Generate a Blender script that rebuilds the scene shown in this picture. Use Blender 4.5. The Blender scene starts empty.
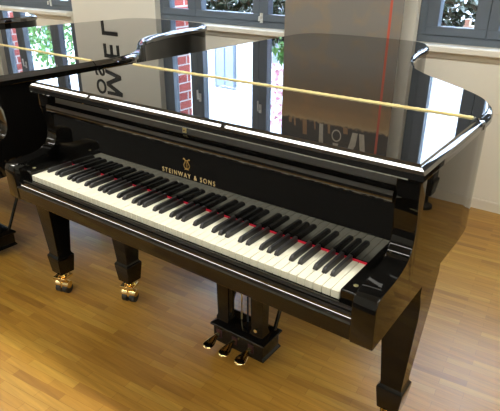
import bpy, bmesh, math, random
from mathutils import Vector, Matrix
random.seed(7)
S = bpy.context.scene
COL = S.collection
PI = math.pi

# ------------------------------------------------------------------ materials
def new_mat(name):
    m = bpy.data.materials.new(name); m.use_nodes = True
    nt = m.node_tree; nt.nodes.clear()
    out = nt.nodes.new('ShaderNodeOutputMaterial')
    return m, nt, out

def principled(name, col, rough=0.5, metal=0.0, ior=1.5, bump=None, var=0.0, vscale=20, coat=0.0):
    m, nt, out = new_mat(name)
    b = nt.nodes.new('ShaderNodeBsdfPrincipled')
    b.inputs['Base Color'].default_value = (*col, 1)
    b.inputs['Roughness'].default_value = rough
    b.inputs['Metallic'].default_value = metal
    b.inputs['IOR'].default_value = ior
    b.inputs['Coat Weight'].default_value = coat
    b.inputs['Coat Roughness'].default_value = 0.02
    nt.links.new(b.outputs[0], out.inputs[0])
    tc = nt.nodes.new('ShaderNodeTexCoord')
    n = nt.nodes.new('ShaderNodeTexNoise'); n.inputs['Scale'].default_value = vscale
    n.inputs['Detail'].default_value = 4
    nt.links.new(tc.outputs['Object'], n.inputs['Vector'])
    if var > 0:
        mx = nt.nodes.new('ShaderNodeMixRGB'); mx.blend_type = 'MULTIPLY'; mx.inputs[0].default_value = 1
        mx.inputs[1].default_value = (*col, 1)
        cr = nt.nodes.new('ShaderNodeMapRange')
        cr.inputs[3].default_value = 1 - var; cr.inputs[4].default_value = 1 + var
        nt.links.new(n.outputs[0], cr.inputs[0]); nt.links.new(cr.outputs[0], mx.inputs[2])
        nt.links.new(mx.outputs[0], b.inputs['Base Color'])
    if bump:
        bp = nt.nodes.new('ShaderNodeBump'); bp.inputs['Strength'].default_value = bump
        bp.inputs['Distance'].default_value = 0.002
        nt.links.new(n.outputs[0], bp.inputs['Height']); nt.links.new(bp.outputs[0], b.inputs['Normal'])
    return m

M = {}
M['lacquer'] = principled('black_lacquer', (0.004, 0.0038, 0.0035), 0.015, ior=1.37, var=0.2, vscale=3)
M['lid'] = principled('polished_lid_lacquer', (0.004, 0.0038, 0.0035), 0.008, ior=2.3, var=0.2, vscale=3)
M['fallboard'] = principled('polished_fallboard_lacquer', (0.004, 0.0038, 0.0035), 0.012, ior=1.68, var=0.2, vscale=3)
M['ivory'] = principled('ivory', (0.80, 0.785, 0.655), 0.22, var=0.03, vscale=60)
M['ebony'] = principled('ebony', (0.018, 0.018, 0.02), 0.32, bump=0.02, vscale=300)
M['felt'] = principled('red_felt', (0.75, 0.02, 0.06), 0.9, bump=0.3, vscale=900, var=0.15)
M['brass'] = principled('brass', (0.90, 0.74, 0.38), 0.12, metal=1, var=0.12, vscale=90)
M['brass_dull'] = principled('brass_hinge', (0.86, 0.76, 0.42), 0.32, metal=1, var=0.2, vscale=200)
M['gold'] = principled('gold_leaf', (0.62, 0.40, 0.13), 0.35, metal=0.6, var=0.1)
M['gold_text'] = principled('pale_gold', (0.75, 0.58, 0.30), 0.4, metal=0.3)
M['rubber'] = principled('dark_rubber', (0.02, 0.02, 0.02), 0.5, var=0.1)
M['wall'] = principled('wall_paint', (0.86, 0.845, 0.765), 0.75, bump=0.05, vscale=250, var=0.015)
M['trim'] = principled('trim_paint', (0.82, 0.79, 0.70), 0.4, var=0.01)
M['sill'] = principled('sill_paint', (0.86, 0.84, 0.76), 0.35, var=0.01)
M['ceiling'] = principled('ceiling_paint', (0.82, 0.80, 0.74), 0.8, bump=0.05, vscale=200)
M['wframe'] = principled('slate_window_frame', (0.12, 0.15, 0.19), 0.4, var=0.04, vscale=8)
M['white_plastic'] = principled('white_plastic', (0.75, 0.77, 0.76), 0.3, var=0.02)
M['letter'] = principled('black_letter', (0.012, 0.014, 0.018), 0.45, var=0.1)
M['alu'] = principled('aluminium', (0.6, 0.6, 0.6), 0.35, metal=1, var=0.05)
M['render_white'] = principled('white_render', (0.86, 0.88, 0.90), 0.85, bump=0.2, vscale=60, var=0.03)
M['blue_glass'] = principled('facade_glass', (0.30, 0.36, 0.50), 0.15, var=0.3, vscale=1.5)
M['fence'] = principled('weathered_fence', (0.30, 0.34, 0.40), 0.8, var=0.2, vscale=12)
M['pink'] = principled('pink_blossom', (0.80, 0.42, 0.50), 0.8, var=0.25, vscale=14)
M['leaf'] = principled('leaf_green', (0.10, 0.24, 0.05), 0.5, var=0.5, vscale=9)
M['leaf_dark'] = principled('ivy_leaf', (0.035, 0.06, 0.03), 0.35, var=0.5, vscale=9)
M['bark'] = principled('bark', (0.12, 0.08, 0.05), 0.9, bump=0.6, vscale=30, var=0.3)
M['paving'] = principled('paving', (0.42, 0.42, 0.42), 0.9, bump=0.3, vscale=10, var=0.15)
M['added_rug'] = principled('added_charcoal_rug', (0.02, 0.019, 0.018), 0.95, bump=0.5, vscale=400, var=0.3)
M['beige_box'] = principled('beige_card', (0.75, 0.60, 0.45), 0.7, var=0.1)

def lamp_mat():
    m, nt, out = new_mat('lamp_diffuser')
    e = nt.nodes.new('ShaderNodeEmission'); e.inputs[0].default_value = (1.0, 0.97, 0.87, 1); e.inputs[1].default_value = LAMP
    nt.links.new(e.outputs[0], out.inputs[0]); return m
LAMP = 23.0

def glass_mat():
    m, nt, out = new_mat('window_glass')
    t = nt.nodes.new('ShaderNodeBsdfTransparent'); t.inputs[0].default_value = (0.93, 0.96, 0.96, 1)
    g = nt.nodes.new('ShaderNodeBsdfGlossy'); g.inputs['Roughness'].default_value = 0.01
    lw = nt.nodes.new('ShaderNodeLayerWeight'); lw.inputs[0].default_value = 0.5
    pw = nt.nodes.new('ShaderNodeMath'); pw.operation = 'POWER'; nt.links.new(lw.outputs['Facing'], pw.inputs[0]); pw.inputs[1].default_value = 5
    f = nt.nodes.new('ShaderNodeMath'); f.operation = 'MULTIPLY_ADD'; nt.links.new(pw.outputs[0], f.inputs[0]); f.inputs[1].default_value = 0.9; f.inputs[2].default_value = 0.03
    mx = nt.nodes.new('ShaderNodeMixShader')
    nt.links.new(f.outputs[0], mx.inputs[0]); nt.links.new(t.outputs[0], mx.inputs[1]); nt.links.new(g.outputs[0], mx.inputs[2])
    nt.links.new(mx.outputs[0], out.inputs[0]); return m
M['glass'] = glass_mat()
M['lamp'] = lamp_mat()

def floor_mat():
    m, nt, out = new_mat('oak_strip_parquet')
    L = nt.links.new
    b = nt.nodes.new('ShaderNodeBsdfPrincipled')
    L(b.outputs[0], out.inputs[0])
    tc = nt.nodes.new('ShaderNodeTexCoord')
    mp = nt.nodes.new('ShaderNodeMapping'); mp.inputs['Rotation'].default_value = (0, 0, math.radians(-6))
    L(tc.outputs['Object'], mp.inputs[0])
    br = nt.nodes.new('ShaderNodeTexBrick')
    br.offset = 0.37; br.offset_frequency = 2; br.squash = 1.0
    br.inputs['Color1'].default_value = (0, 0, 0, 1); br.inputs['Color2'].default_value = (1, 1, 1, 1)
    br.inputs['Mortar'].default_value = (0.5, 0.5, 0.5, 1)
    br.inputs['Scale'].default_value = 1.0; br.inputs['Mortar Size'].default_value = 0.0008
    br.inputs['Brick Width'].default_value = 0.25; br.inputs['Row Height'].default_value = 0.034
    br.inputs['Mortar Smooth'].default_value = 0.3
    L(mp.outputs[0], br.inputs['Vector'])
    cr = nt.nodes.new('ShaderNodeValToRGB')
    e = cr.color_ramp.elements
    e[0].position = 0.0; e[0].color = (0.32, 0.15, 0.026, 1)
    e[1].position = 1.0; e[1].color = (0.52, 0.30, 0.055, 1)
    for p, c in ((0.10, (0.40, 0.20, 0.033, 1)), (0.30, (0.44, 0.225, 0.036, 1)), (0.75, (0.48, 0.255, 0.042, 1))):
        x = e.new(p); x.color = c
    L(br.outputs[0], cr.inputs[0])
    # grain, stretched along the strips
    mp2 = nt.nodes.new('ShaderNodeMapping'); mp2.inputs['Rotation'].default_value = (0, 0, math.radians(-6))
    mp2.inputs['Scale'].default_value = (2.2, 38, 1)
    L(tc.outputs['Object'], mp2.inputs[0])
    n = nt.nodes.new('ShaderNodeTexNoise'); n.inputs['Scale'].default_value = 1.6; n.inputs['Detail'].default_value = 6
    n.inputs['Roughness'].default_value = 0.6
    L(mp2.outputs[0], n.inputs['Vector'])
    mr = nt.nodes.new('ShaderNodeMapRange'); mr.inputs[1].default_value = 0.3; mr.inputs[2].default_value = 0.7
    mr.inputs[3].default_value = 0.78; mr.inputs[4].default_value = 1.14
    L(n.outputs[0], mr.inputs[0])
    mx = nt.nodes.new('ShaderNodeMixRGB'); mx.blend_type = 'MULTIPLY'; mx.inputs[0].default_value = 1
    L(cr.outputs[0], mx.inputs[1]); L(mr.outputs[0], mx.inputs[2])
    mo = nt.nodes.new('ShaderNodeMixRGB'); mo.blend_type = 'MULTIPLY'
    L(br.outputs['Fac'], mo.inputs[0]); L(mx.outputs[0], mo.inputs[1]); mo.inputs[2].default_value = (0.7, 0.65, 0.6, 1)
    L(mo.outputs[0], b.inputs['Base Color'])
    b.inputs['Roughness'].default_value = 0.32
    b.inputs['IOR'].default_value = 1.5
    bp = nt.nodes.new('ShaderNodeBump'); bp.inputs['Strength'].default_value = 0.05; bp.inputs['Distance'].default_value = 0.002
    L(n.outputs[0], bp.inputs['Height']); L(bp.outputs[0], b.inputs['Normal'])
    return m
M['floor'] = floor_mat()

def brick_mat():
    m, nt, out = new_mat('red_brick')
    L = nt.links.new
    b = nt.nodes.new('ShaderNodeBsdfPrincipled'); b.inputs['Roughness'].default_value = 0.85
    L(b.outputs[0], out.inputs[0])
    tc = nt.nodes.new('ShaderNodeTexCoord')
    sp = nt.nodes.new('ShaderNodeSeparateXYZ'); L(tc.outputs['Object'], sp.inputs[0])
    ad = nt.nodes.new('ShaderNodeMath'); ad.operation = 'ADD'; L(sp.outputs[0], ad.inputs[0]); L(sp.outputs[1], ad.inputs[1])
    cb = nt.nodes.new('ShaderNodeCombineXYZ'); L(ad.outputs[0], cb.inputs[0]); L(sp.outputs[2], cb.inputs[1])
    br = nt.nodes.new('ShaderNodeTexBrick'); L(cb.outputs[0], br.inputs['Vector'])
    br.inputs['Color1'].default_value = (0.42, 0.075, 0.06, 1); br.inputs['Color2'].default_value = (0.60, 0.13, 0.10, 1)
    br.inputs['Mortar'].default_value = (0.7, 0.68, 0.66, 1)
    br.inputs['Scale'].default_value = 1.0; br.inputs['Mortar Size'].default_value = 0.007
    br.inputs['Brick Width'].default_value = 0.24; br.inputs['Row Height'].default_value = 0.083
    L(br.outputs[0], b.inputs['Base Color'])
    return m
M['brick'] = brick_mat()

def banner_mat():
    m, nt, out = new_mat('banner_print')
    L = nt.links.new
    b = nt.nodes.new('ShaderNodeBsdfPrincipled'); b.inputs['Roughness'].default_value = 0.55
    L(b.outputs[0], out.inputs[0])
    tc = nt.nodes.new('ShaderNodeTexCoord')
    sp = nt.nodes.new('ShaderNodeSeparateXYZ'); L(tc.outputs['Object'], sp.inputs[0])
    n = nt.nodes.new('ShaderNodeTexNoise'); n.inputs['Scale'].default_value = 7; n.inputs['Detail'].default_value = 3
    L(tc.outputs['Object'], n.inputs['Vector'])
    n2 = nt.nodes.new('ShaderNodeTexNoise'); n2.inputs['Scale'].default_value = 30; n2.inputs['Detail'].default_value = 5
    L(tc.outputs['Object'], n2.inputs['Vector'])
    # wavy height
    a1 = nt.nodes.new('ShaderNodeMath'); a1.operation = 'MULTIPLY_ADD'; L(n2.outputs[0], a1.inputs[0]); a1.inputs[1].default_value = 0.06; L(sp.outputs[2], a1.inputs[2])
    cr = nt.nodes.new('ShaderNodeValToRGB'); L(a1.outputs[0], cr.inputs[0])
    cr.color_ramp.interpolation = 'LINEAR'
    dv = nt.nodes.new('ShaderNodeMath'); dv.operation = 'MULTIPLY'; dv.inputs[1].default_value = 1 / 2.2
    L(a1.outputs[0], dv.inputs[0]); L(dv.outputs[0], cr.inputs[0])
    els = cr.color_ramp.elements
    g = (0.235, 0.215, 0.195, 1)
    els[0].position = 0; els[0].color = g
    els[1].position = 1; els[1].color = (0.06, 0.05, 0.045, 1)
    for z, c in ((1.25, g), (1.45, (0.21, 0.16, 0.115, 1)), (1.58, (0.30, 0.19, 0.10, 1)), (1.66, (0.42, 0.27, 0.13, 1)),
                 (1.685, (0.50, 0.36, 0.20, 1)), (1.70, (0.075, 0.062, 0.055, 1)), (1.9, (0.065, 0.06, 0.058, 1))):
        x = els.new(z / 2.2); x.color = c
    # warm patches printed low on the sheet
    mr = nt.nodes.new('ShaderNodeMapRange'); mr.inputs[1].default_value = 0.50; mr.inputs[2].default_value = 0.75
    L(n.outputs[0], mr.inputs[0])
    mx = nt.nodes.new('ShaderNodeMixRGB'); mx.blend_type = 'MULTIPLY'; L(mr.outputs[0], mx.inputs[0])
    L(cr.outputs[0], mx.inputs[1]); mx.inputs[2].default_value = (1.35, 1.1, 0.8, 1)
    L(mx.outputs[0], b.inputs['Base Color'])
    return m
M['banner'] = banner_mat()
M['red_print'] = principled('red_print', (0.60, 0.12, 0.07), 0.5, var=0.03)
M['white_print'] = principled('pale_print', (0.55, 0.50, 0.42), 0.6, var=0.3, vscale=40)
M['brown_print'] = principled('brown_print', (0.38, 0.22, 0.11), 0.6, var=0.3, vscale=40)

# ------------------------------------------------------------------ mesh helpers
def link(name, bm, mat, parent=None, smooth=None, bevel=0, seg=2, recalc=True):
    if recalc: bmesh.ops.recalc_face_normals(bm, faces=bm.faces)
    me = bpy.data.meshes.new(name); bm.to_mesh(me); bm.free()
    me.materials.append(M[mat] if isinstance(mat, str) else mat)
    o = bpy.data.objects.new(name, me); COL.objects.link(o)
    if parent: o.parent = parent
    if bevel:
        md = o.modifiers.new('bevel', 'BEVEL'); md.width = bevel; md.segments = seg; md.limit_method = 'ANGLE'
        md.angle_limit = math.radians(30)
    if smooth or (smooth is None and bevel):
        for p in me.polygons: p.use_smooth = True
        try:
            me.set_sharp_from_angle(angle=math.radians(smooth if smooth else 35))
        except Exception: pass
    return o

def box(bm, x0, x1, y0, y1, z0, z1):
    v = [bm.verts.new(p) for p in ((x0, y0, z0), (x1, y0, z0), (x1, y1, z0), (x0, y1, z0), (x0, y0, z1), (x1, y0, z1), (x1, y1, z1), (x0, y1, z1))]
    for f in ((3, 2, 1, 0), (4, 5, 6, 7), (0, 1, 5, 4), (1, 2, 6, 5), (2, 3, 7, 6), (3, 0, 4, 7)):
        bm.faces.new([v[i] for i in f])
    return v

def Bx(*a):
    bm = bmesh.new(); box(bm, *a); return bm

def loft(bm, rings, cap=True, closed=True):
    R = [[bm.verts.new(p) for p in r] for r in rings]
    n = len(R[0])
    for a, b in zip(R[:-1], R[1:]):
        for i in range(n if closed else n - 1):
            j = (i + 1) % n
            bm.faces.new((a[i], a[j], b[j], b[i]))
    if cap:
        bm.faces.new(R[0][::-1]); bm.faces.new(R[-1])
    return R

def prism_x(bm, prof, x0, x1):        # prof in (y,z)
    loft(bm, [[(x, y, z) for y, z in prof] for x in (x0, x1)])

def tube(bm, pts, r, n=8):
    pts = [Vector(p) for p in pts]; rings = []
    for i, p in enumerate(pts):
        d = (pts[min(i + 1, len(pts) - 1)] - pts[max(i - 1, 0)]).normalized()
        u = d.cross(Vector((0, 0, 1)))
        if u.length < 1e-3: u = d.cross(Vector((1, 0, 0)))
        u.normalize(); w = d.cross(u)
        rr = r[i] if isinstance(r, (list, tuple)) else r
        rings.append([p + rr * (math.cos(2 * PI * k / n) * u + math.sin(2 * PI * k / n) * w) for k in range(n)])
    loft(bm, rings)

def cyl(bm, c, axis, r, h, n=20):
    c = Vector(c); a = Vector(axis).normalized()
    tube(bm, [c - a * h / 2, c + a * h / 2], r, n)

def lathe(bm, c, prof, n=20):
    rings = [[(c[0] + r * math.cos(2 * PI * k / n), c[1] + r * math.sin(2 * PI * k / n), c[2] + z) for k in range(n)] for r, z in prof]
    loft(bm, rings)

def empty(name, loc=(0, 0, 0), rz=0):
    o = bpy.data.objects.new(name, None); COL.objects.link(o)
    o.location = loc; o.rotation_euler = (0, 0, rz); o.empty_display_size = 0.1
    return o

def tag(o, label, cat, group=None):
    o['label'] = label; o['category'] = cat
    if group: o['group'] = group
    return o

def struct(o):
    o['kind'] = 'structure'; return o

def catmull(P, per=8):
    out = []
    for i in range(len(P) - 1):
        p0 = P[max(i - 1, 0)]; p1 = P[i]; p2 = P[i + 1]; p3 = P[min(i + 2, len(P) - 1)]
        for k in range(per):
            t = k / per
            out.append(tuple(0.5 * ((2 * p1[j]) + (-p0[j] + p2[j]) * t + (2 * p0[j] - 5 * p1[j] + 4 * p2[j] - p3[j]) * t * t + (-p0[j] + 3 * p1[j] - 3 * p2[j] + p3[j]) * t ** 3) for j in (0, 1)))
    out.append(tuple(P[-1])); return out

def offset_poly(P, d):               # inward offset for a CCW polygon
    n = len(P); out = []
    for i in range(n):
        a = Vector(P[i - 1]); b = Vector(P[i]); c = Vector(P[(i + 1) % n])
        d1 = (b - a).normalized(); d2 = (c - b).normalized()
        n1 = Vector((-d1.y, d1.x)); n2 = Vector((-d2.y, d2.x))
        m = (n1 + n2)
        if m.length < 1e-6: m = n1
        m.normalize(); k = d / max(0.35, m.dot(n1))
        out.append((b.x + m.x * k, b.y + m.y * k))
    return out

# ------------------------------------------------------------------ grand piano
XL, XR = -0.117, 1.342
YF, YH = 0.118, 0.594
LIDTOP, LIDBOT = 1.033, 0.994
treble = [(XR, 0.30), (XR, 0.52), (1.341, 0.63), (1.332, 0.74), (1.296, 0.85), (1.22, 0.95), (1.116, 1.045), (1.01, 1.145), (0.91, 1.265),
          (0.84, 1.41), (0.79, 1.56), (0.762, 1.70), (0.745, 1.84), (0.722, 1.95), (0.675, 2.035), (0.60, 2.085), (0.498, 2.105), (0.36, 2.115), (0.22, 2.113),
          (0.09, 2.10), (-0.02, 2.07), (-0.09, 2.01), (-0.115, 1.93), (XL, 1.80)]
curve = catmull(treble, 6)
outline = [(XL, YF), (XR, YF)] + curve + [(XL, 1.2)]
front_part = [(XL, YF), (XR, YF), (XR, 0.30), (XR, 0.52), (1.3395, 0.5925), (XL, 0.5925)]
rear_curve = [p for p in curve if p[1] > 0.602]
rear_part = [(XL, 0.5955), (1.3395, 0.5955)] + rear_curve + [(XL, 1.2)]

def lid_slab(name, P, par, flat_edges):
    # rounded top edge except along the seam
    bm = bmesh.new()
    def ring(inset, z):
        Q = offset_poly(P, inset) if inset else P
        out = []
        for (x, y), (x0, y0) in zip(Q, P):
            if abs(y0 - flat_edges) < 0.003: y = y0
            out.append((x, y, z))
        return out
    prof = [(0.008, LIDBOT), (0.002, LIDBOT + 0.002), (0, LIDBOT + 0.006), (0, 1.0145), (0.0008, 1.0158), (0.0036, 1.0207), (0.0046, 1.0219), (0.0130, 1.0275), (0.0150, 1.0285), (0.0170, LIDTOP - 0.0012), (0.0180, LIDTOP)]
    loft(bm, [ring(i, z) for i, z in prof])
    return link(name, bm, 'lid', par, smooth=16)

def strip_profile(bm, P, prof, closed=False):
    pass

def make_leg(par, cx, cy):
    bm = bmesh.new()
    def sq(h, z):
        k = min(h, 0.056)
        return [(cx - k, cy - h, z), (cx + k, cy - h, z), (cx + k, cy + h, z), (cx - k, cy + h, z)]
    loft(bm, [sq(h, z) for h, z in ((0.078, 0.638), (0.078, 0.600), (0.072, 0.588), (0.062, 0.560), (0.0545, 0.50), (0.050, 0.44), (0.0345, 0.215),
                                    (0.036, 0.207), (0.043, 0.198), (0.043, 0.188), (0.0355, 0.112), (0.034, 0.108))])
    leg = link('leg', bm, 'lacquer', par, bevel=0.0015, seg=2)
    # brass twin-wheel caster
    bm = bmesh.new()
    lathe(bm, (cx, cy, 0), [(0.012, 0.068), (0.012, 0.108), (0.030, 0.108), (0.030, 0.102), (0.018, 0.098), (0.018, 0.068)][::-1], 16)
    a = math.radians(20); d = Vector((math.cos(a), math.sin(a), 0)); w = Vector((-math.sin(a), math.cos(a), 0))
    c0 = Vector((cx, cy, 0)) - w * 0.012
    def P(u, v, z): q = c0 + d * u + w * v; return (q.x, q.y, z)
    # top plate, forked sides, drum cover over two dark wheels
    def bxl(u0, u1, v0, v1, z0, z1): loft(bm, [[P(u0, v0, z), P(u1, v0, z), P(u1, v1, z), P(u0, v1, z)] for z in (z0, z1)])
    bxl(-0.033, 0.033, -0.028, 0.034, 0.078, 0.090)
    bxl(-0.004, 0.004, -0.020, 0.026, 0.030, 0.079)
    cyl(bm, tuple(c0 + Vector((0, 0, 0.046))), d, 0.019, 0.070, 20)
    cas = link('caster', bm, 'brass', leg, bevel=0.0015)
    for q in (-1, 1):
        bm = bmesh.new()
        cc = c0 + d * (0.019 * q); cyl(bm, (cc.x, cc.y, 0.025), d, 0.025, 0.026, 24)
        link('caster_wheel', bm, 'rubber', leg, bevel=0.003, smooth=40)
    return leg

def text_mesh(name, body, size, mat, par, mtx, extrude=0.0008, spacing=1.0, offset=0.0, sx=1.0):
    cu = bpy.data.curves.new(name + '_c', 'FONT'); cu.body = body; cu.size = size; cu.extrude = extrude
    cu.align_x = 'CENTER'; cu.align_y = 'CENTER'; cu.space_character = spacing; cu.offset = offset
    to = bpy.data.objects.new(name + '_t', cu); COL.objects.link(to)
    dg = bpy.context.evaluated_depsgraph_get(); dg.update()
    me = bpy.data.meshes.new_from_object(to.evaluated_get(dg))
    bpy.data.objects.remove(to); bpy.data.curves.remove(cu)
    me.name = name
    me.transform(mtx @ Matrix.Diagonal((sx, 1, 1, 1)))
    me.materials.clear(); me.materials.append(M[mat])
    o = bpy.data.objects.new(name, me); COL.objects.link(o)
    if par: o.parent = par
    return o

def make_piano():
    R = empty('grand_piano')
    # --- rim (curved case wall)
    bm = bmesh.new()
    out0 = offset_poly(outline, 0.011); inn0 = offset_poly(outline, 0.075)
    # open band starting behind the arms
    Po = [p for p in out0]; Pi = [p for p in inn0]
    yb = 0.1851
    Po[0] = (Po[0][0], yb); Po[1] = (Po[1][0], yb); Pi[0] = (Pi[0][0], yb); Pi[1] = (Pi[1][0], yb)
    order = list(range(1, len(outline))) + [0]
    zb, zt = 0.640, LIDBOT - 0.002
    rings = []
    for i in order:
        o_, n_ = Po[i], Pi[i]
        rings.append([(*o_, zb), (*o_, zb + 0.004), (*o_, zt), (*n_, zt), (*n_, zb)])
    loft(bm, rings)
    rim = link('rim', bm, 'lacquer', R, smooth=30)
    bm = bmesh.new()
    P = [p for p in offset_poly(outline, 0.06) if p[1] > 0.36]
    P = [(P[0][0], 0.36)] + P if P[0][0] > 1 else P
    P.append((-0.05, 0.36))
    loft(bm, [[(x, y, z) for x, y in P] for z in (0.70, 0.72)])
    link('soundboard', bm, principled('spruce', (0.45, 0.30, 0.14), 0.5, var=0.1), R)
    bm = bmesh.new()
    for (a, b) in (((0.1, 0.40), (0.25, 1.95)), ((0.45, 0.40), (0.40, 1.98)), ((0.85, 0.40), (0.55, 1.95)), ((1.15, 0.40), (0.75, 1.25))):
        a = Vector((*a, 0)); b = Vector((*b, 0)); d = (b - a).normalized(); w = Vector((-d.y, d.x, 0)) * 0.03
        loft(bm, [[(*(a + w).xy, z), (*(a - w).xy, z), (*(b - w).xy, z), (*(b + w).xy, z)] for z in (0.655, 0.699)])
    link('brace', bm, 'lacquer', R)
    # --- arms with scrolled profile
    # side view profile (y,z)
    side = [(0.185, 0.640), (0.185, 0.992), (0.140, 0.992), (0.140, 0.945), (0.147, 0.935), (0.152, 0.90), (0.157, 0.86), (0.157, 0.83), (0.150, 0.815), (0.142, 0.808), (0.138, 0.802),
            (0.138, 0.797), (0.132, 0.791), (0.118, 0.786), (0.090, 0.778), (0.055, 0.773), (0.015, 0.772), (-0.015, 0.772), (-0.030, 0.766), (-0.037, 0.753), (-0.039, 0.735),
            (-0.036, 0.700), (-0.036, 0.645), (-0.032, 0.638)]
    for x0, x1 in ((XL + 0.011, -0.050), (1.274, XR - 0.011)):
        bm = bmesh.new(); prism_x(bm, side, x0, x1)
        es = [e for e in bm.edges if abs(e.verts[0].co.x - e.verts[1].co.x) < 1e-5 and all(v.co.y < 0.18 for v in e.verts)]
        bmesh.ops.bevel(bm, geom=es, offset=0.003, segments=3, affect='EDGES', profile=0.5)
        link('arm', bm, 'lacquer', R, smooth=32)
    # cheek blocks beside the keys
    for x0, x1 in ((-0.050, -0.002), (1.227, 1.274)):
        bm = bmesh.new(); box(bm, x0, x1, -0.004, 0.153, 0.70, 0.748)
        cb = link('key_block', bm, 'lacquer', R, bevel=0.004, seg=3)
        bm = bmesh.new(); lathe(bm, ((x0 + x1) / 2, 0.03, 0.7475), [(0.006, 0), (0.0058, 0.0012), (0.003, 0.0018)], 16)
        link('screw', bm, 'brass_dull', cb)
    # --- keybed and key slip
    bm = bmesh.new(); prism_x(bm, [(-0.032, 0.640), (-0.034, 0.690), (-0.02, 0.695), (0.42, 0.695), (0.42, 0.640)], -0.050, 1.274)
    link('keybed', bm, 'lacquer', R, bevel=0.002)
    bm = bmesh.new()
    slip = [(-0.006, 0.690), (-0.006, 0.714), (-0.009, 0.718), (-0.014, 0.719), (-0.019, 0.717), (-0.0210, 0.7135), (-0.0215, 0.7085), (-0.0248, 0.7050), (-0.0265, 0.7035), (-0.0268, 0.6985), (-0.0300, 0.6947), (-0.0345, 0.691), (-0.036, 0.686), (-0.030, 0.684)]
    prism_x(bm, slip, -0.050, 1.274)
    link('key_slip', bm, 'fallboard', R, smooth=20)
    # --- fallboard standing open
    bm = bmesh.new()
    fb = [(0.1535, 0.742), (0.1535, 0.918), (0.1505, 0.9215), (0.146, 0.9235), (0.141, 0.9245), (0.1365, 0.9265), (0.1335, 0.9295), (0.1315, 0.933), (0.1305, 0.938), (0.1305, 0.950), (0.1335, 0.957), (0.140, 0.960), (0.156, 0.962),
          (0.158, 0.966), (0.158, 0.992), (0.184, 0.992), (0.184, 0.742)]
    prism_x(bm, fb, -0.0495, 1.2735)
    fall = link('fallboard', bm, 'fallboard', R, smooth=32)
    bm = bmesh.new(); box(bm, 0.6, 0.616, 0.1565, 0.1585, 0.9655, 0.9825); box(bm, 0.604, 0.612, 0.1555, 0.1570, 0.968, 0.979)
    link('lock_plate', bm, 'brass_dull', fall, bevel=0.0008)
    bm = bmesh.new(); cyl(bm, (0.608, 0.1553, 0.9735), (0, 1, 0), 0.0022, 0.001, 12)
    link('keyhole', bm, 'rubber', fall)
    bm = bmesh.new(); box(bm, 0.0, 1.225, 0.1502, 0.1534, 0.7340, 0.7400)
    link('felt_strip', bm, 'felt', R, bevel=0.001)
    text_mesh('maker_lettering', 'STEINWAY & SONS', 0.0215, 'gold_text', fall, Matrix.Translation((0.617, 0.1528, 0.8300)) @ Matrix.Rotation(PI / 2, 4, 'X'), 0.0004, 1.42, 0.0002, 0.88)
    # lyre emblem
    bm = bmesh.new(); cx, cz = 0.6145, 0.8695
    for s in (-1, 1):
        pts = [(0.001, -0.015), (0.008, -0.013), (0.0115, -0.006), (0.009, 0.001), (0.0055, 0.007), (0.0065, 0.013), (0.011, 0.0165), (0.0125, 0.013)]
        tube(bm, [(cx + s * u, 0.1524, cz + v) for u, v in catmull(pts, 4)], 0.0012, 6)
        tube(bm, [(cx + s * 0.0018, 0.1524, cz - 0.012), (cx + s * 0.0018, 0.1524, cz + 0.0125)], 0.0005, 5)
    tube(bm, [(cx - 0.0065, 0.1524, cz + 0.011), (cx + 0.0065, 0.1524, cz + 0.011)], 0.0009, 6)
    tube(bm, [(cx - 0.008, 0.1524, cz - 0.0175), (cx + 0.008, 0.1524, cz - 0.0175)], 0.0013, 6)
    tube(bm, [(cx, 0.1524, cz - 0.014), (cx, 0.1524, cz - 0.017)], 0.0025, 6)
    link('lyre_emblem', bm, 'gold', fall, smooth=60)
    # --- keys
    pitch = 1.225 / 52
    white_pc = [0, 2, 3, 5, 7, 8, 10]
    blacks = []
    for i in range(52):
        n = i % 7            # A B C D E F G
        has_right = n in (0, 2, 3, 5, 6) and i < 51   # sharp between this white and the next
        if has_right:
            off = {0: 0.0, 2: -0.0016, 3: 0.0016, 5: -0.0018, 6: 0.0}[n]
            blacks.append((i + 1) * pitch + off)
    bw = 0.0052
    for i in range(52):
        x0 = i * pitch + 0.0010; x1 = (i + 1) * pitch - 0.0010
        cutl = max([b for b in blacks if abs(b - i * pitch) < 0.004] or [None], key=lambda v: v or 0)
        cutr = max([b for b in blacks if abs(b - (i + 1) * pitch) < 0.004] or [None], key=lambda v: v or 0)
        xl = cutl + 0.0068 if cutl else x0; xr = cutr - 0.0068 if cutr else x1
        bm = bmesh.new()
        pl = [(x0, 0), (x1, 0), (x1, 0.051), (xr, 0.051), (xr, 0.150), (xl, 0.150), (xl, 0.051), (x0, 0.051)]
        loft(bm, [[(x, y, z) for x, y in pl] for z in (0.715, 0.735)])
        link('white_key', bm, 'ivory', R, bevel=0.0006, seg=2)
    for x in blacks:
        bm = bmesh.new()
        def rg(y, hb, ht, zt): return [(x - hb, y, 0.728), (x + hb, y, 0.728), (x + hb * 0.95, y, 0.738), (x + ht, y, zt - 0.0012), (x + ht * 0.7, y, zt), (x - ht * 0.7, y, zt), (x - ht, y, zt - 0.0012), (x - hb * 0.95, y, 0.738)]
        loft(bm, [rg(0.0515, 0.0064, 0.0054, 0.7400), rg(0.0545, 0.0064, 0.0052, 0.7450), rg(0.058, 0.0064, 0.0051, 0.7473), rg(0.063, 0.0064, 0.0051, 0.7485), rg(0.1505, 0.0064, 0.0050, 0.7495)])
        link('black_key', bm, 'ebony', R, smooth=35)
    # --- lid
    lid = lid_slab('lid', rear_part, R, 0.5955)
    flap = lid_slab('lid_flap', front_part, R, 0.5925)
    bm = bmesh.new()
    box(bm, XL + 0.028, XR - 0.032, YH - 0.0075, YH + 0.0075, LIDTOP - 0.0005, LIDTOP + 0.0012)
    cyl(bm, ((XL + XR) / 2, YH, LIDTOP + 0.002), (1, 0, 0), 0.003, XR - XL - 0.062, 10)
    n = 46
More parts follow.
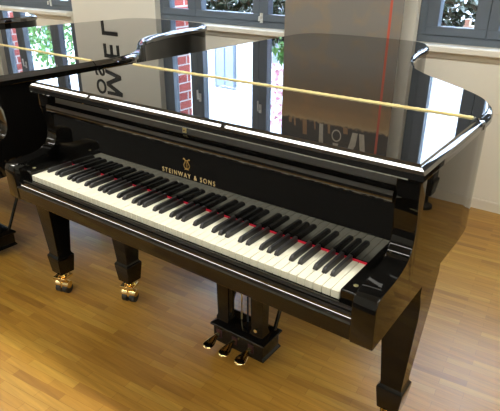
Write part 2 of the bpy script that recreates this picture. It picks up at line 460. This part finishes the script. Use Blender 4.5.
    for k in range(n):
        xx = XL + 0.04 + (XR - XL - 0.08) * k / (n - 1)
        cyl(bm, (xx, YH, LIDTOP + 0.002), (1, 0, 0), 0.0036, 0.012, 10)
        for s in (-1, 1): cyl(bm, (xx + 0.012, YH + s * 0.0055, LIDTOP + 0.0014), (0, 0, 1), 0.0018, 0.0008, 8)
    link('hinge', bm, 'brass_dull', R, smooth=40)
    # --- legs
    for cx, cy in ((0.012, 0.375), (1.272, 0.375), (0.36, 1.82)): make_leg(R, cx, cy)
    # --- pedal lyre
    lx, ly = 0.652, 0.345
    bm = bmesh.new()
    def rect(hx, y0, y1, z): return [(lx - hx, y0, z), (lx + hx, y0, z), (lx + hx, y1, z), (lx - hx, y1, z)]
    loft(bm, [rect(0.128, ly, ly + 0.125, 0.040), rect(0.128, ly, ly + 0.125, 0.044), rect(0.120, ly + 0.006, ly + 0.119, 0.056), rect(0.120, ly + 0.006, ly + 0.119, 0.104), rect(0.130, ly - 0.004, ly + 0.129, 0.112), rect(0.130, ly - 0.004, ly + 0.129, 0.120), rect(0.108, ly + 0.016, ly + 0.109, 0.134)])
    lb = link('pedal_box', bm, 'lacquer', R, bevel=0.002)
    for s in (-1, 1):
        bm = bmesh.new()
        c = lx + s * 0.082
        def rr(h, d, z): return [(c - h, ly + 0.035 - d, z), (c + h, ly + 0.035 - d, z), (c + h, ly + 0.045 + d, z), (c - h, ly + 0.045 + d, z)]
        loft(bm, [rr(0.030, 0.020, 0.134), rr(0.030, 0.020, 0.15), rr(0.026, 0.016, 0.16), rr(0.033, 0.020, 0.56), rr(0.036, 0.022, 0.58), rr(0.038, 0.024, 0.639)])
        link('lyre_post', bm, 'lacquer', lb, bevel=0.002)
        bm = bmesh.new()
        tube(bm, [(c + s * 0.03, ly + 0.10, 0.13), (c + s * 0.02, ly + 0.36, 0.66)], 0.008, 10)
        link('lyre_brace', bm, 'lacquer', lb)
    bm = bmesh.new(); box(bm, lx - 0.12, lx + 0.12, ly + 0.0, ly + 0.09, 0.615, 0.6395)
    link('lyre_top', bm, 'lacquer', lb, bevel=0.003)
    for k in (-1, 0, 1):
        bm = bmesh.new(); px = lx + k * 0.030
        tube(bm, [(px, ly + 0.075, 0.13), (px, ly + 0.075, 0.62)], 0.0035, 8)
        link('pedal_rod', bm, 'brass_dull' if k else 'rubber', lb, smooth=60)
    bm = bmesh.new(); cyl(bm, (lx + 0.082, ly + 0.016, 0.165), (0, 1, 0), 0.007, 0.01, 16)
    link('brass_knob', bm, 'brass', lb, smooth=40)
    for k in (-1, 0, 1):
        px = lx + k * 0.078 - 0.012
        bm = bmesh.new()
        sec = [(0.02, 0.008, 0.006, 0.082), (-0.008, 0.009, 0.006, 0.080), (-0.025, 0.012, 0.006, 0.077), (-0.040, 0.019, 0.006, 0.073), (-0.058, 0.024, 0.0055, 0.069), (-0.072, 0.022, 0.005, 0.066), (-0.081, 0.013, 0.004, 0.063), (-0.085, 0.004, 0.002, 0.061)]
        rings = []
        for dy, hw, hh, z in sec:
            rings.append([(px + hw * math.cos(t * PI / 6), ly + dy, z + hh * math.sin(t * PI / 6)) for t in range(12)])
        loft(bm, rings)
        link('pedal', bm, 'brass', lb, smooth=60)
        bm = bmesh.new(); box(bm, px - 0.013, px + 0.013, ly + 0.0035, ly + 0.0058, 0.060, 0.096)
        link('pedal_bushing', bm, principled('dark_red_felt', (0.035, 0.006, 0.008), 0.9, var=0.1) if 'dred' not in M else 'dred', lb)
    return R

def kids(o): return [c for c in ALL if c.parent == o]
piano = make_piano()
tag(piano, 'polished black grand piano in front with open keyboard and three brass pedals', 'piano', None)
ALL = list(COL.objects)
def copy_tree(o, parent=None, skip=()):
    c = o.copy(); COL.objects.link(c)
    if parent: c.parent = parent
    for ch in kids(o):
        if ch.name.split('.')[0] in skip: continue
        copy_tree(ch, c, skip)
    return c
p2 = copy_tree(piano); p2.location = (-1.630, -0.005, 0); p2.rotation_euler = (0, 0, math.radians(-2.0))
tag(p2, 'black grand piano directly behind the front one, lid cut off by left frame edge', 'piano')
for ch in [c for c in COL.objects if c.parent == p2]:
    kind = ch.name.split('.')[0]
    if kind == 'pedal_box': ch.location = (0.02, -0.12, 0)
    if kind == 'leg' and min(v.co.y for v in ch.data.vertices) < 1: ch.location = (0.055, -0.085, 0)
p3 = copy_tree(piano, None, ('white_key', 'black_key')); p3.location = (-3.19, -0.33, 0); p3.rotation_euler = (0, 0, math.radians(-2.0))
tag(p3, 'farthest black grand piano, only its curved lid tail shows at top left edge', 'piano')

# ------------------------------------------------------------------ room
YW = 2.40          # inner face of window wall
YG = 2.46          # front face of window frames
XW0, XW1, YB, H = -7.0, 4.6, -4.5, 2.95
ZS, ZT = 0.985, 2.55
WIN = [(-4.42, -2.94), (-1.80, -0.38), (0.465, 1.885)]
NAMES = 1
struct(link('floor', Bx(XW0 - 0.1, XW1 + 0.1, YB - 0.1, 2.53, -0.08, 0), 'floor'))
struct(link('ceiling', Bx(XW0 - 0.1, XW1 + 0.1, YB - 0.1, 2.53, H, H + 0.1), 'ceiling'))
bm = bmesh.new()
xs = [XW0 - 0.1] + [v for w in WIN for v in w] + [XW1 + 0.1]
for i in range(0, len(xs), 2): box(bm, xs[i], xs[i + 1], YW, 2.53, 0, H)
for a, b in WIN:
    box(bm, a, b, YW, 2.53, 0, ZS - 0.04); box(bm, a, b, YW, 2.53, ZT, H)
struct(link('wall_back', bm, 'wall'))
struct(link('wall_front', Bx(XW0 - 0.1, XW1 + 0.1, YB - 0.1, YB, 0, H), 'wall'))
struct(link('wall_left', Bx(XW0 - 0.1, XW0, YB, YW, 0, H), 'wall'))
struct(link('wall_right', Bx(XW1, XW1 + 0.1, YB, YW, 0, H), 'wall'))
bm = bmesh.new()
prism_x(bm, [(YW + 0.002, 0), (YW - 0.014, 0), (YW - 0.014, 0.058), (YW - 0.011, 0.064), (YW + 0.002, 0.066)], XW0, XW1)
struct(link('baseboard_back', bm, 'trim'))
struct(link('baseboard_front', Bx(XW0, XW1, YB, YB + 0.014, 0, 0.066), 'trim'))
struct(link('baseboard_left', Bx(XW0, XW0 + 0.014, YB, YW, 0, 0.066), 'trim'))
struct(link('baseboard_right', Bx(XW1 - 0.014, XW1, YB, YW, 0, 0.066), 'trim'))
# brick outer leaf
bm = bmesh.new()
for i in range(0, len(xs), 2): box(bm, xs[i] - (0.0 if i else 0), xs[i + 1] + (0.045 if i + 2 < len(xs) else 0), 2.531, 2.76, -0.1, H + 0.1)
for a, b in WIN:
    box(bm, a, b, 2.531, 2.76, -0.1, ZS - 0.06); box(bm, a, b, 2.531, 2.76, ZT, H + 0.1)
bmesh.ops.translate(bm, verts=bm.verts, vec=(0, 0, 0))
struct(link('wall_exterior', bm, 'brick'))

for k, (a, b) in enumerate(WIN):
    w = struct(link('window_%d' % (k + 1), (lambda: (lambda bm: (box(bm, a, b, YG, 2.53, ZS - 0.02, ZS + 0.045), box(bm, a, b, YG, 2.53, ZT - 0.06, ZT),
               box(bm, a, a + 0.05, YG, 2.53, ZS + 0.045, ZT - 0.06), box(bm, b - 0.05, b, YG, 2.53, ZS + 0.045, ZT - 0.06), bm)[-1])(bmesh.new()))(), 'wframe', bevel=0.003))
    W = b - a
    f = [0.05, 0.05 + 0.345, 0.05 + 0.345 + 0.645]
    edges = [a + 0.05, a + 0.415, a + 1.055, b - 0.05]
    for j in range(3):
        x0, x1 = edges[j] + 0.001, edges[j + 1] - 0.001
        z0, z1 = ZS + 0.046, ZT - 0.061
        t = 0.062 if j == 1 else 0.075
        tt = 0.05
        bm = bmesh.new()
        box(bm, x0, x1, YG - 0.012, 2.515, z0, z0 + tt); box(bm, x0, x1, YG - 0.012, 2.515, z1 - tt, z1)
        box(bm, x0, x0 + t, YG - 0.012, 2.515, z0 + tt, z1 - tt); box(bm, x1 - t, x1, YG - 0.012, 2.515, z0 + tt, z1 - tt)
        sh = link('sash', bm, 'wframe', w, bevel=0.003)
        bm = bmesh.new(); box(bm, x0 + t - 0.004, x1 - t + 0.004, 2.488, 2.494, z0 + tt - 0.004, z1 - tt + 0.004)
        link('window_pane', bm, 'glass', sh)
        if j > 0:
            bm = bmesh.new()
            hx = x0 + 0.02
            for zc in ((1.055, 1.70) if j == 2 or True else ()):
                if zc == 1.055 and j == 1: continue
                box(bm, hx - 0.012, hx + 0.012, YG - 0.020, YG - 0.0115, zc - 0.035, zc + 0.035)
                tube(bm, [(hx, YG - 0.02, zc + 0.01), (hx, YG - 0.045, zc + 0.01), (hx, YG - 0.048, zc - (0.07 if zc > 1.5 else 0.02))], 0.008, 8)
            link('window_handle', bm, 'white_plastic', sh, bevel=0.002)
    bm = bmesh.new(); prism_x(bm, [(YG + 0.01, ZS), (2.335, ZS), (2.329, ZS - 0.006), (2.329, ZS - 0.034), (2.335, ZS - 0.04), (YG + 0.01, ZS - 0.04)], a - (0.0), b)
    struct(link('trim_%d' % (k + 1), bm, 'sill', bevel=0.002))
    # apron board under the sill
    bm = bmesh.new(); prism_x(bm, [(YW + 0.001, ZS - 0.041), (YW - 0.022, ZS - 0.041), (YW - 0.022, ZS - 0.075), (YW - 0.014, ZS - 0.082), (YW - 0.014, 0.62), (YW - 0.010, 0.615), (YW - 0.010, 0.067), (YW + 0.001, 0.067)], a - 0.0, b + 0.0)
    struct(link('trim_%d' % (k + 4), bm, 'wall'))

# linear ceiling lamps in two rows
def lamp(x, y, lab):
    r = empty('ceiling_light', (x, y, H - 0.06))
    bm = bmesh.new()
    box(bm, -0.74, 0.74, -0.11, -0.10, 0, 0.06); box(bm, -0.74, 0.74, 0.10, 0.11, 0, 0.06)
    box(bm, -0.74, -0.73, -0.10, 0.10, 0, 0.06); box(bm, 0.73, 0.74, -0.10, 0.10, 0, 0.06); box(bm, -0.73, 0.73, -0.10, 0.10, 0.05, 0.06)
    link('lamp_housing', bm, 'white_plastic', r)
    link('diffuser', Bx(-0.73, 0.73, -0.10, 0.10, 0.01, 0.02), 'lamp', r)
    tag(r, lab, 'ceiling light', 'ceiling lights behind the camera' if y < -1 else 'ceiling lights above the pianos'); return r
for k in range(6):
    lamp(-4.4 + 1.5 * k, -2.3, 'long white linear ceiling light in the row behind the camera')
    lamp(-4.4 + 1.5 * k, 0.2, 'long white linear ceiling light in the row above the pianos')
added_rug = link('added_rug', Bx(-4.5, 3.5, -4.3, -1.32, 0.001, 0.011), 'added_rug')  # added out of frame, only to darken what the fallboard reflects
tag(added_rug, 'added charcoal floor covering behind the camera, darkening the fallboard reflections', 'added_rug')

# ------------------------------------------------------------------ banner
bn = empty('roll_up_banner', (0, 0, 0))
BX0, BX1, BY = -0.405, 0.432, 2.27
bm = bmesh.new()
n = 14
loft(bm, [[(BX0, BY, z), (BX1, BY, z), (BX1, BY + 0.003, z), (BX0, BY + 0.003, z)] for z in (0.085, 2.12)])
sheet = link('banner_sheet', bm, 'banner', bn)
bm = bmesh.new(); prism_x(bm, [(BY - 0.045, 0.012), (BY - 0.045, 0.05), (BY - 0.02, 0.085), (BY + 0.02, 0.085), (BY + 0.04, 0.05), (BY + 0.04, 0.012)], BX0 - 0.01, BX1 + 0.01)
link('cassette', bm, 'alu', bn, bevel=0.003)
for xx in (BX0 + 0.12, BX1 - 0.12):
    link('foot', Bx(xx - 0.02, xx + 0.02, BY - 0.09, BY + 0.09, 0, 0.012), 'alu', bn)
link('top_rail', Bx(BX0, BX1, BY - 0.008, BY + 0.011, 2.12, 2.145), 'alu', bn, bevel=0.002)
bm = bmesh.new(); tube(bm, [(0.013, BY + 0.022, 0.08), (0.013, BY + 0.022, 2.13)], 0.007, 8); link('pole', bm, 'alu', bn)
link('red_stripe', Bx(0.346, 0.362, BY - 0.0012, BY - 0.0002, 0.086, 2.119), 'red_print', bn)
# printed picture in the upper part: pale and brown figures against the dark stage
def poly(bm, pts, y=BY - 0.0010):
    loft(bm, [[(x, yy, z) for x, z in pts] for yy in (y, y + 0.0006)])
bm = bmesh.new()
poly(bm, [(0.175, 1.69), (0.215, 1.69), (0.205, 1.78), (0.165, 1.86), (0.135, 1.86), (0.16, 1.77)])
poly(bm, [(0.225, 1.69), (0.262, 1.69), (0.275, 1.78), (0.285, 1.86), (0.25, 1.86), (0.235, 1.77)])
poly(bm, [(-0.085, 1.67), (-0.055, 1.67), (-0.045, 1.84), (-0.08, 1.84)])
pts = [(0.055 + 0.038 * math.cos(t), 1.735 + 0.045 * math.sin(t)) for t in [2 * PI * k / 14 for k in range(14)]]
for k in range(14):
    p, q = pts[k], pts[(k + 1) % 14]; c = (0.055, 1.735)
    poly(bm, [p, q, (c[0] + (q[0] - c[0]) * 0.78, c[1] + (q[1] - c[1]) * 0.78), (c[0] + (p[0] - c[0]) * 0.78, c[1] + (p[1] - c[1]) * 0.78)])
poly(bm, [(0.03, 1.79), (0.075, 1.79), (0.065, 1.83), (0.035, 1.83)])
link('pale_figures', bm, 'white_print', bn)
bm = bmesh.new()
for x0, x1, z1 in ((-0.225, -0.19, 1.77), (-0.30, -0.285, 1.72), (-0.345, -0.32, 1.70), (-0.13, -0.118, 1.72), (0.10, 0.135, 1.71), (-0.02, 0.0, 1.73)):
    poly(bm, [(x0, 1.665), (x1, 1.665), (x1 + 0.006, z1), (x0 + 0.008, z1)])
link('brown_figures', bm, 'brown_print', bn)
tag(bn, 'tall grey brown roll-up banner with a thin red vertical stripe between the windows', 'banner')

# ------------------------------------------------------------------ wall letters (each turned a quarter right, reading downward)
def letter(ch, xc, zc, size, lab):
    mtx = Matrix.Rotation(PI / 2, 4, 'X') @ Matrix.Rotation(-PI / 2, 4, 'Z')
    o = text_mesh('wall_letter', ch, size, 'letter', None, mtx, 0.004, 1.0, 0.002)
    o.location = (xc, YW - 0.0045, zc)
    tag(o, lab, 'letter'); return o
sz = 0.31
bm = bmesh.new()
MP = [(0, 0), (0, 1), (.15, 1), (.42, .27), (.66, 1), (.81, 1), (1, 0), (.86, 0), (.73, .66), (.50, 0), (.36, 0), (.13, .60), (.13, 0)]
loft(bm, [[(-2.535 + v * 0.215, y, 1.825 - u_ * 0.245) for u_, v in MP] for y in (YW - 0.0085, YW - 0.0005)])
tag(link('wall_letter', bm, 'letter'), 'large black letter M on the cream wall between windows', 'letter')
for ch, xc, zc, s, lab in (                           ('E', -2.43, 1.41, sz, 'large black letter E on the cream wall between windows'),
                           ('L', -2.43, 1.205, sz, 'large black letter L on the cream wall, lowest of its column'),
                           ('O', -2.63, 1.76, 0.19, 'smaller black letter O on the cream wall beside the large M'),
                           ('S', -2.63, 1.615, 0.19, 'smaller black letter S on the cream wall under the O')):
    letter(ch, xc, zc, s, lab)

# made-up stand-in for a piano leg, far right, seen only mirrored in the rim
ps = empty('leg_stand_in', (1.91, 2.20, 0))
bm = bmesh.new()
def sq(h, z): return [(-h, -h, z), (h, -h, z), (h, h, z), (-h, h, z)]
loft(bm, [sq(h, z) for h, z in ((0.06, 0.86), (0.055, 0.60), (0.045, 0.21), (0.055, 0.20), (0.055, 0.19), (0.044, 0.11), (0.042, 0.10))])
link('post', bm, 'lacquer', ps, bevel=0.002)
bm = bmesh.new(); lathe(bm, (0, 0, 0), [(0.05, 0), (0.05, 0.02), (0.02, 0.04), (0.02, 0.10)], 16); link('foot', bm, 'rubber', ps)
link('stand_in_top', Bx(-0.14, 0.14, -0.14, 0.14, 0.86, 0.89), 'lacquer', ps, bevel=0.003)
tag(ps, 'black tapered stand-in for a piano leg by the window wall, mirrored in the piano side', 'leg_stand_in')

# ------------------------------------------------------------------ outside
struct(link('ground', Bx(-30, 20, 2.765, 40, -0.2, -0.1), 'paving'))
def facade():
    r = empty('white_building', (0, 9, -0.1))
    bm = bmesh.new(); box(bm, -24, 7, 0, 6, 0, 9)
    link('wall', bm, 'render_white', r)
    for x in (-18.2, -13.6, -10.2, -6.65, -3.0, 3.5):
        for z in (2.1, 4.6, 7.1):
            f = link('window', (lambda bm: (box(bm, x, x + 0.62, -0.05, -0.001, z, z + 1.4), bm)[1])(bmesh.new()), 'wframe', r)
            bm = bmesh.new(); box(bm, x + 0.05, x + 0.29, -0.056, -0.051, z + 0.05, z + 1.35); box(bm, x + 0.33, x + 0.57, -0.056, -0.051, z + 0.05, z + 1.35)
            link('pane', bm, 'blue_glass', f)
    tag(r, 'bright white building with small paned windows across the yard', 'building')
facade()

def leaves(name, n, fn, mat, size, parent=None, stuff=False):
    bm = bmesh.new()
    for _ in range(n):
        c = Vector(fn()); s = size * random.uniform(0.6, 1.3)
        u = Vector((random.gauss(0, 1), random.gauss(0, 1), random.gauss(0, 1))).normalized()
        v = u.orthogonal().normalized(); w = u.cross(v)
        a = random.uniform(0, 2 * PI); v, w = v * math.cos(a) + w * math.sin(a), w * math.cos(a) - v * math.sin(a)
        q = [bm.verts.new(c + v * s), bm.verts.new(c + w * s * 0.5 + u * s * 0.15), bm.verts.new(c - v * s), bm.verts.new(c - w * s * 0.5 + u * s * 0.15)]
        bm.faces.new(q)
    return link(name, bm, mat, parent, recalc=False)
def hedge(x0, x1, lab):
    r = empty('hedge', ((x0 + x1) / 2, 3.15, -0.1)); cx = (x0 + x1) / 2
    bm = bmesh.new()
    k = int((x1 - x0) / 0.15)
    for i in range(k):
        xx = x0 - cx + (i + 0.5) * 0.15; 
        tube(bm, [(xx, 0, 0), (xx + random.uniform(-.04, .04), random.uniform(-.1, .1), 0.7), (xx + random.uniform(-.08, .08), random.uniform(-.15, .15), 1.2)], [0.015, 0.01, 0.005], 5)
    link('stem', bm, 'bark', r)
    leaves('foliage', int((x1 - x0) * 3600), lambda: (random.uniform(x0 - cx, x1 - cx), random.uniform(-0.22, 0.22), random.uniform(0.25, 1.32 + random.uniform(-.08, .08))), 'leaf_dark', 0.042, r)
    tag(r, lab, 'hedge', None)
hedge(-7.2, -4.6, 'dark leafy hedge outside the leftmost window')
hedge(-3.6, -0.3, 'dark leafy hedge outside the middle window')
hedge(-0.2, 2.6, 'dark leafy hedge outside the right window')
def tree(x, y, lab, zc, rad):
    r = empty('tree', (x, y, -0.1))
    bm = bmesh.new(); tube(bm, [(0, 0, 0), (0.03, 0, 1.0), (-0.02, 0.02, zc)], [0.06, 0.045, 0.02], 8)
    for k in range(6):
        a = k * PI / 3; tube(bm, [(0, 0, zc * 0.6), (0.3 * rad * math.cos(a), 0.3 * rad * math.sin(a), zc * 0.85), (0.8 * rad * math.cos(a), 0.8 * rad * math.sin(a), zc)], [0.02, 0.012, 0.005], 5)
    link('trunk', bm, 'bark', r)
    def fn():
        while True:
            p = Vector((random.uniform(-1, 1), random.uniform(-1, 1), random.uniform(-1, 1)))
            if p.length < 1: return (p.x * rad, p.y * rad, zc + p.z * rad * 0.7)
    leaves('crown', int(1100 * rad), fn, 'leaf', 0.06, r)
    tag(r, lab, 'tree')
tree(-1.75, 4.6, 'young light green tree outside the middle window', 1.62, 0.34)
tree(-8.2, 5.6, 'young light green tree outside the leftmost window', 2.2, 0.8)
pp = empty('stone_post', (0.675, 2.855, -0.1))
link('shaft', Bx(-0.035, 0.03, -0.03, 0.03, 0, 1.16), 'beige_box', pp, bevel=0.004); link('cap', Bx(-0.028, 0.0, -0.028, 0.028, 1.1601, 1.20), 'beige_box', pp)
tag(pp, 'pale beige post among the hedge leaves outside the right window', 'post')
# slatted fence with blossom behind
fr = empty('slat_fence', (-2.0, 6.5, -0.1))
bm = bmesh.new()
for i in range(13): box(bm, -1.7 + i * 0.12, -1.7 + i * 0.12 + 0.10, 0, 0.02, 0, 2.25)
link('slats', bm, 'fence', fr)
link('rail', Bx(-1.7, -0.16, 0.021, 0.05, 1.3, 1.38), 'fence', fr)
tag(fr, 'grey vertical slat fence in the yard outside', 'fence')

pt = empty('blossom_tree', (-3.3, 7.3, -0.1))
bm = bmesh.new(); tube(bm, [(0, 0, 0), (0.05, 0, 1.4), (0, 0, 2.6)], [0.08, 0.06, 0.02], 8); link('trunk', bm, 'bark', pt)
leaves('crown', 1500, lambda: (random.uniform(-0.6, 0.9), random.uniform(-0.3, 0.5), random.uniform(2.1, 3.6)), 'pink', 0.05, pt)
tag(pt, 'pink flowering tree behind the grey slat fence outside', 'tree')
# ------------------------------------------------------------------ world and camera
w = bpy.data.worlds.new('sky'); S.world = w; w.use_nodes = True
nt = w.node_tree; bg = nt.nodes['Background']
bg.inputs[0].default_value = (0.64, 0.78, 1.0, 1); bg.inputs[1].default_value = 13.0

CAM = dict(loc=(1.6554, -0.9434, 1.4255), yaw=0.6309, pitch=0.4335, roll=0.006, f=523.07)
cam = bpy.data.cameras.new('camera'); co = bpy.data.objects.new('camera', cam); COL.objects.link(co); S.camera = co
yaw, pitch, roll = CAM['yaw'], CAM['pitch'], CAM['roll']
fw = Vector((-math.sin(yaw) * math.cos(pitch), math.cos(yaw) * math.cos(pitch), -math.sin(pitch)))
r = Vector((math.cos(yaw), math.sin(yaw), 0)); u = r.cross(fw)
r2 = r * math.cos(roll) + u * math.sin(roll); u2 = -r * math.sin(roll) + u * math.cos(roll)
co.matrix_world = Matrix(((r2.x, u2.x, -fw.x, CAM['loc'][0]), (r2.y, u2.y, -fw.y, CAM['loc'][1]), (r2.z, u2.z, -fw.z, CAM['loc'][2]), (0, 0, 0, 1)))
cam.sensor_width = 36; cam.sensor_fit = 'HORIZONTAL'; cam.lens = CAM['f'] * 36 / 500
cam.clip_start = 0.02
S.view_settings.view_transform = 'Standard'; S.view_settings.look = 'None'; S.view_settings.gamma = 1; S.view_settings.exposure = 0.22
S.view_settings.use_curve_mapping = False
S.cycles.max_bounces = 10; S.cycles.glossy_bounces = 6; S.cycles.transparent_max_bounces = 12
